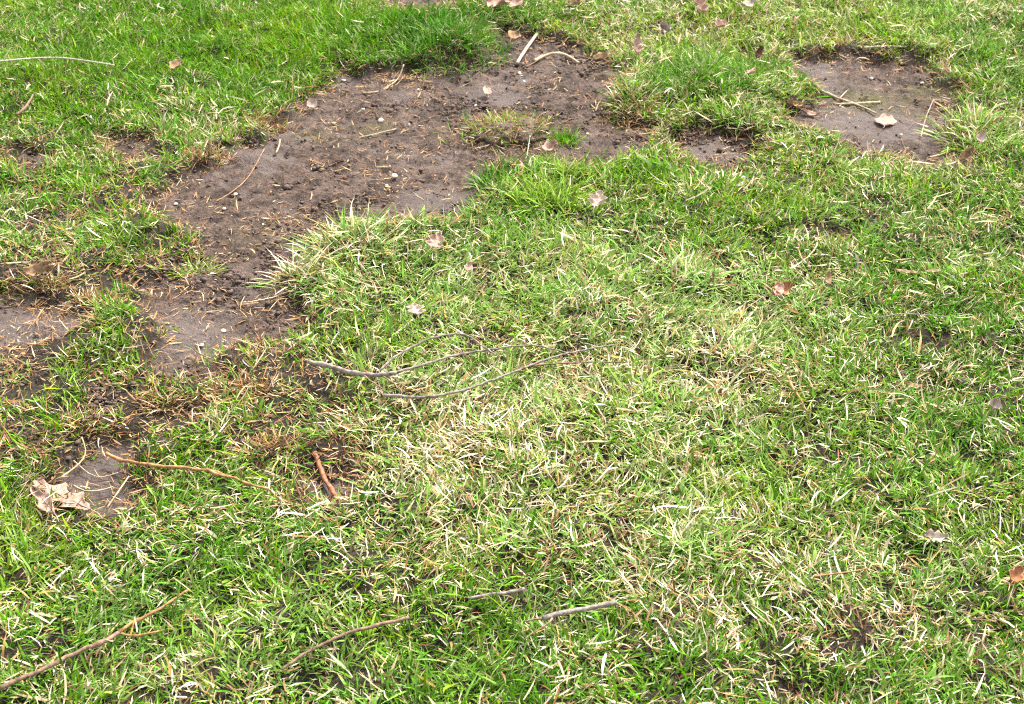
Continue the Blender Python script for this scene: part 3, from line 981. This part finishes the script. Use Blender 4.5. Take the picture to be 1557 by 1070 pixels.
twig('grass_stalk', 'long pale arched stalk at the far corner of the lawn', 'stalk', [(-20, 95), (20, 91), (60, 88), (95, 88), (130, 92), (174, 99)], .0030, .0022, 'pale', .035, knots=False)
twig('stick', 'short straight pale stick poking onto the far tip of the bare soil', 'stick', [(786, 96), (800, 74), (816, 52)], .0056, .0052, 'pale', .012, knots=False)
twig('twig', 'arched tan twig with a kink on the far rim of the bare soil', 'twig', [(812, 92), (830, 84), (846, 81, .014), (862, 84, .012), (880, 95)], .0034, .0026, 'straw', .008, seed=35)
twig('grass_stalk', 'curved tan stalk hanging from the grass onto the bare soil', 'stalk', [(552, 141), (575, 139), (592, 130), (606, 118), (614, 98, .03)], .0026, .0020, 'straw', .006, knots=False)
twig('grass_stalk', 'thin straight greyish stalk lying on the left of the large bare patch', 'stalk', [(524, 214), (560, 206), (602, 196)], .0018, .0022, 'olive', .005, knots=False)
twig('grass_stalk', 'thin reddish stalk slanting over the left rim of the large bare patch', 'stalk', [(328, 306), (352, 292), (378, 268), (402, 226)], .0016, .0013, 'orange', .007, knots=False)
twig('twig', 'bent tan twig lying on the small bare patch', 'twig', [(1246, 136), (1272, 148), (1300, 158), (1332, 172)], .0026, .0018, 'olive', .006,
     [([(1268, 157), (1290, 158), (1315, 157), (1338, 155)], .0022, .0026, 'straw')], seed=41)
twig('grass_stalk', 'thin tan stalk standing at the right rim of the small bare patch', 'stalk', [(1400, 208), (1408, 178), (1420, 150)], .0014, .0010, 'straw', .008, knots=False)
twig('grass_stalk', 'straight grey stalk along the far rim of the small bare patch', 'stalk', [(1314, 72), (1345, 70), (1378, 71)], .0026, .0022, 'pale', .03, knots=False)
twig('grass_stalk', 'thin grey stalk lying flat below the orange leaf', 'stalk', [(1336, 483), (1370, 477), (1410, 479), (1456, 483)], .0016, .0011, 'grey', .03, knots=False)
twig('root', 'pale bent root standing in the dark hollow of the far lawn', 'root', [(1228, 392), (1240, 376), (1244, 360), (1242, 346)], .0015, .0011, 'straw', .012, seed=47)
twig('grass_stalk', 'upright pale straw beside the lone leaf beyond the lawn centre', 'stalk', [(960, 358, .012), (964, 342, .022), (967, 324, .035)], .0018, .0014, 'straw', .02, knots=False)
twig('grass_stalk', 'bent straw lying below the turf lump', 'stalk', [(722, 226), (742, 221), (748, 219), (770, 228)], .0018, .0014, 'straw', .006, knots=False)
twig('grass_stalk', 'straw dangling from the right side of the turf lump', 'stalk', [(800, 242), (803, 225, .012), (806, 206, .02)], .0018, .0014, 'pale', .006, knots=False)
twig('grass_stalk', 'pale straw leaning on the left side of the turf lump', 'stalk', [(752, 190, .012), (746, 178, .02), (740, 166, .02)], .0017, .0014, 'pale', .02, knots=False)
twig('twig', 'blackish crooked twig in the grass at the far left edge', 'twig', [(24, 174), (38, 164), (50, 144)], .0030, .0018, 'brown', .03, seed=53)
twig('grass_stalk', 'feathery rust orange stem sunk in the grass right of centre', 'stalk', [(1198, 572), (1206, 590), (1216, 606), (1228, 626)], .0022, .0012, 'orange', .022, seed=57)
twig('grass_stalk', 'flat orange straw lying in the near right lawn', 'stalk', [(1238, 876), (1270, 872), (1300, 868), (1318, 864)], .0018, .0012, 'orange', .028, knots=False)
twig('grass_stalk', 'thick pale straw lying on the soil left of the curved stalk', 'stalk', [(420, 232), (424, 222), (426, 212)], .0022, .0020, 'straw', .008, knots=False)
twig('grass_stalk', 'looping cream blade stem over the small soil hollow', 'stalk', [(92, 726), (112, 712), (126, 698), (130, 684), (124, 664, .03)], .0020, .0014, 'straw', .018, knots=False)
twig('grass_stalk', 'straight straw leaning into the small soil hollow beside the big leaf', 'stalk', [(162, 773, .006), (178, 750), (196, 724)], .0018, .0016, 'straw', .014, knots=False)
twig('grass_stalk', 'thin curved pinkish straw crossing the small soil hollow', 'stalk', [(112, 700), (136, 720), (156, 725), (180, 718)], .0012, .0010, 'straw', .010, knots=False)
twig('grass_stalk', 'wide pale green stem along the near rim of the small soil hollow', 'stalk', [(112, 738), (128, 746), (150, 746), (172, 740)], .0022, .0016, 'olive', .014, knots=False)

# ------------------------------------------------------------------ fallen leaves
leaf('big pinkish beige oak leaf on the small soil hollow at left', (146, 784), (50, 729), .20, 'dull', .006, .05, .05, 3, .62, .06, 0, 1, .165)
leaf('narrow curled pink leaf lobe tucked below the big oak leaf', (88, 786), (56, 750), .16, 'pink', .010, .5, .1, 2, .4, -.5, 0, 2)
leaf('pale pinkish leaf lying flat on the small bare patch', (1343, 200), (1350, 170), .40, 'pink', .005, .12, .08, 2, .22, 0, 0, 3, .080)
leaf('pinkish lobed leaf on the grass near the pale tussock', (650, 388), (672, 358), .40, 'pink', .036, .3, .2, 3, .6, .2, .1, 4, .060)
leaf('small whitish star shaped leaf on the grass above the forked twig', (638, 490), (626, 462), .52, 'pale', .034, .3, .2, 3, .65, .2, 0, 5, .046)
leaf('pale beige leaf with a raised point near the yellow green tuft', (902, 324), (914, 300), .42, 'pale', .034, .35, .2, 3, .6, .1, .35, 6, .062)
leaf('curled orange brown leaf lying in the grass right of centre', (1170, 456), (1198, 440), .32, 'orange', .030, .8, .3, 2, .2, .5, .1, 7, .062)
leaf('pale underside scrap on top of the curled orange leaf', (1176, 454), (1190, 438), .30, 'pink', .044, .3, .1, 1, .1, .3, .3, 8, .040, False)
leaf('broad pink brown leaf at the far edge above the dark green tuft', (738, 6), (772, 14), .40, 'pink', .036, .4, .2, 3, .5, .2, .1, 9, .090)
leaf('second pink leaf overlapping the broad one at the far edge', (796, 14), (768, 4), .40, 'pink', .044, .4, .2, 3, .5, -.2, .2, 10, .080)
leaf('tan leaf with lobes raised in the far lawn right of centre', (1076, 26), (1050, 12), .40, 'pink', .034, .5, .3, 3, .6, .2, .35, 11, .075)
leaf('small pinkish leaf folded in the yellow far grass', (1086, 46), (1104, 38), .42, 'pink', .034, .6, .2, 2, .4, .2, .1, 12, .050)
leaf('thin pale leaf twisted in the yellow far grass', (1006, 46), (1024, 58), .30, 'grey', .036, .8, .3, 3, .5, .6, .2, 13, .062)
leaf('pinkish leaf standing on end beside the yellow far grass', (966, 92), (970, 68), .30, 'pink', .028, .4, .2, 3, .6, .3, .8, 14, .070)
leaf('flat pale leaf at the very far edge right of centre', (1124, 12), (1150, 6), .36, 'grey', .036, .4, .2, 2, .4, .1, .1, 15, .060)
leaf('crumpled tan leaf on the thin turf at the left edge', (36, 420), (82, 414), .26, 'tan', .018, .8, .2, 3, .4, .4, .1, 16)
leaf('small round pale leaf scrap at the left rim of the large bare patch', (468, 168), (482, 158), .50, 'pale', .012, .4, .2, 1, .1, .2, .4, 17, .034, False)
leaf('small pointed pink leaf lying on the far half of the large bare patch', (744, 154), (736, 132), .24, 'pink', .007, .5, .2, 1, .1, .2, .1, 18, .055)
leaf('orange brown curled leaf at the right edge of the near lawn', (1532, 894), (1550, 870), .36, 'orange', .030, .7, .3, 2, .3, .3, .3, 19, .040)
leaf('brown grey leaf sunk in the near right grass', (1404, 822), (1438, 818), .30, 'grey', .022, .5, .2, 3, .5, .3, .1, 20, .046)
leaf('little grey folded leaf near the right edge of the lawn', (1504, 628), (1516, 614), .50, 'grey', .028, .7, .2, 1, .1, .3, .4, 21, .026, False)
leaf('dark brown curled leaf in the dark gap beside the hump', (1142, 98), (1160, 78), .26, 'brown', .026, .8, .3, 2, .3, .5, .3, 22, .050)
leaf('pale scrap of leaf below the dark curled leaf beside the hump', (1134, 112), (1148, 116), .50, 'pink', .028, .4, .2, 1, .1, .1, .3, 23, .036, False)
leaf('beige leaf scrap in the far left lawn', (256, 108), (280, 100), .36, 'tan', .028, .5, .2, 2, .4, .1, .2, 24, .055)
leaf('tan curled leaf beside the short pale stick', (770, 70), (790, 56), .32, 'tan', .016, .8, .2, 1, .1, .3, .1, 25, .070, False)
leaf('narrow tan curl at the left tip of the small bare patch', (1194, 158), (1226, 166), .16, 'tan', .010, .9, .3, 1, .1, .4, .1, 26, .060, False)
leaf('thin pink leaf strip lying at the left of the small bare patch', (1220, 172), (1246, 176), .18, 'pink', .006, .7, .2, 2, .2, .2, 0, 27, .052, False)
leaf('pale leaf caught in the yellowish tussock', (1486, 226), (1494, 206), .34, 'pale', .045, .5, .2, 2, .4, .3, .5, 28, .044)
leaf('dark brown crumpled leaf below the yellowish tussock', (1452, 250), (1482, 236), .30, 'tan', .010, .9, .3, 3, .4, .3, .1, 29, .055)
leaf('flat straw coloured leaf strip in the far right lawn', (1358, 412), (1396, 414), .09, 'tan', .026, .3, .1, 1, .1, .1, 0, 30, None, False)
leaf('short straw coloured leaf strip beside the longer one in the far right lawn', (1406, 414), (1430, 411), .10, 'tan', .026, .3, .1, 1, .1, .1, 0, 31, None, False)
leaf('small pink leaf bit standing in the grass above the lawn centre', (708, 418), (716, 404), .36, 'pink', .036, .5, .2, 2, .3, .3, .4, 32, .030, False)
leaf('slim tan leaf lying in the lawn below the dark right hollow', (1376, 582), (1402, 594), .18, 'tan', .032, .4, .2, 1, .1, .1, .1, 33, .036, False)
leaf('slim upright tan leaf near the curled orange leaf', (1260, 438), (1257, 420), .20, 'tan', .034, .4, .2, 1, .1, .2, .6, 34, .036, False)
leaf('pink brown leaf scrap on the soil below the turf lump', (822, 230), (846, 226), .40, 'pink', .008, .5, .2, 2, .4, .2, .1, 35, .052, False)
leaf('brown leaf pressed in the grass at the far edge of the lawn', (862, 6), (884, 14), .34, 'tan', .030, .5, .2, 2, .4, .2, .2, 36, .060)
leaf('long tan leaf along the near rim of the large bare patch tip', (900, 94), (930, 90), .24, 'tan', .016, .6, .2, 2, .3, .2, .1, 37, .070, False)

# ------------------------------------------------------------------ pebbles on the soil
pebble('largest white pebble near the centre of the large bare patch', 600, 267, .0075, None, 1)
pebble('angular white pebble on the left half of the large bare patch', 579, 183, .0075, None, 2)
pebble('oval whitish pebble below the short pale stick', 790, 111, .0080, None, 3)
pebble('white pebble on the small bare patch below the pale leaf', 1370, 205, .0055, None, 4)
pebble('white pebble on the far rim of the small bare patch', 1325, 119, .0055, None, 5)
pebble('pale pebble by the mossy stain of the small bare patch', 1402, 126, .0055, None, 6)
for i, (px, py, s_, lb) in enumerate([
        (796, 124, .005, 'tiny pebble just below the oval whitish pebble'),
        (723, 160, .0045, 'tiny pebble below and left of the small pointed pink leaf'),
        (735, 184, .005, 'tiny pebble at the left foot of the turf lump'),
        (267, 310, .0055, 'pale pebble at the left rim of the large bare patch'),
        (341, 317, .0055, 'pale pebble just below the lower end of the reddish stalk'),
        (358, 295, .005, 'pale pebble beside the lower end of the reddish stalk'),
        (636, 136, .0045, 'tiny pebble right of the curved tan hanging stalk'),
        (833, 214, .005, 'tiny pebble between the turf lump and the bright green tuft'),
        (893, 203, .004, 'tiny pebble right of the small bright green tuft'),
        (416, 248, .004, 'tiny pebble below the thick pale straw on the soil'),
        (522, 122, .007, 'whitish pebble under the grass edge left of the curved tan stalk'),
        (552, 166, .005, 'tiny pebble above and left of the angular white pebble'),
        (588, 282, .0045, 'tiny pebble just below the largest white pebble'),
        (340, 503, .005, 'pale pebble in the middle of the narrow soil arm'),
        (307, 524, .0045, 'pale pebble at the near end of the narrow soil arm'),
        (622, 189, .004, 'tiny pebble right of the angular white pebble')]):
    pebble(lb, px, py, s_, 'pebbles on the large bare patch', 10 + i)
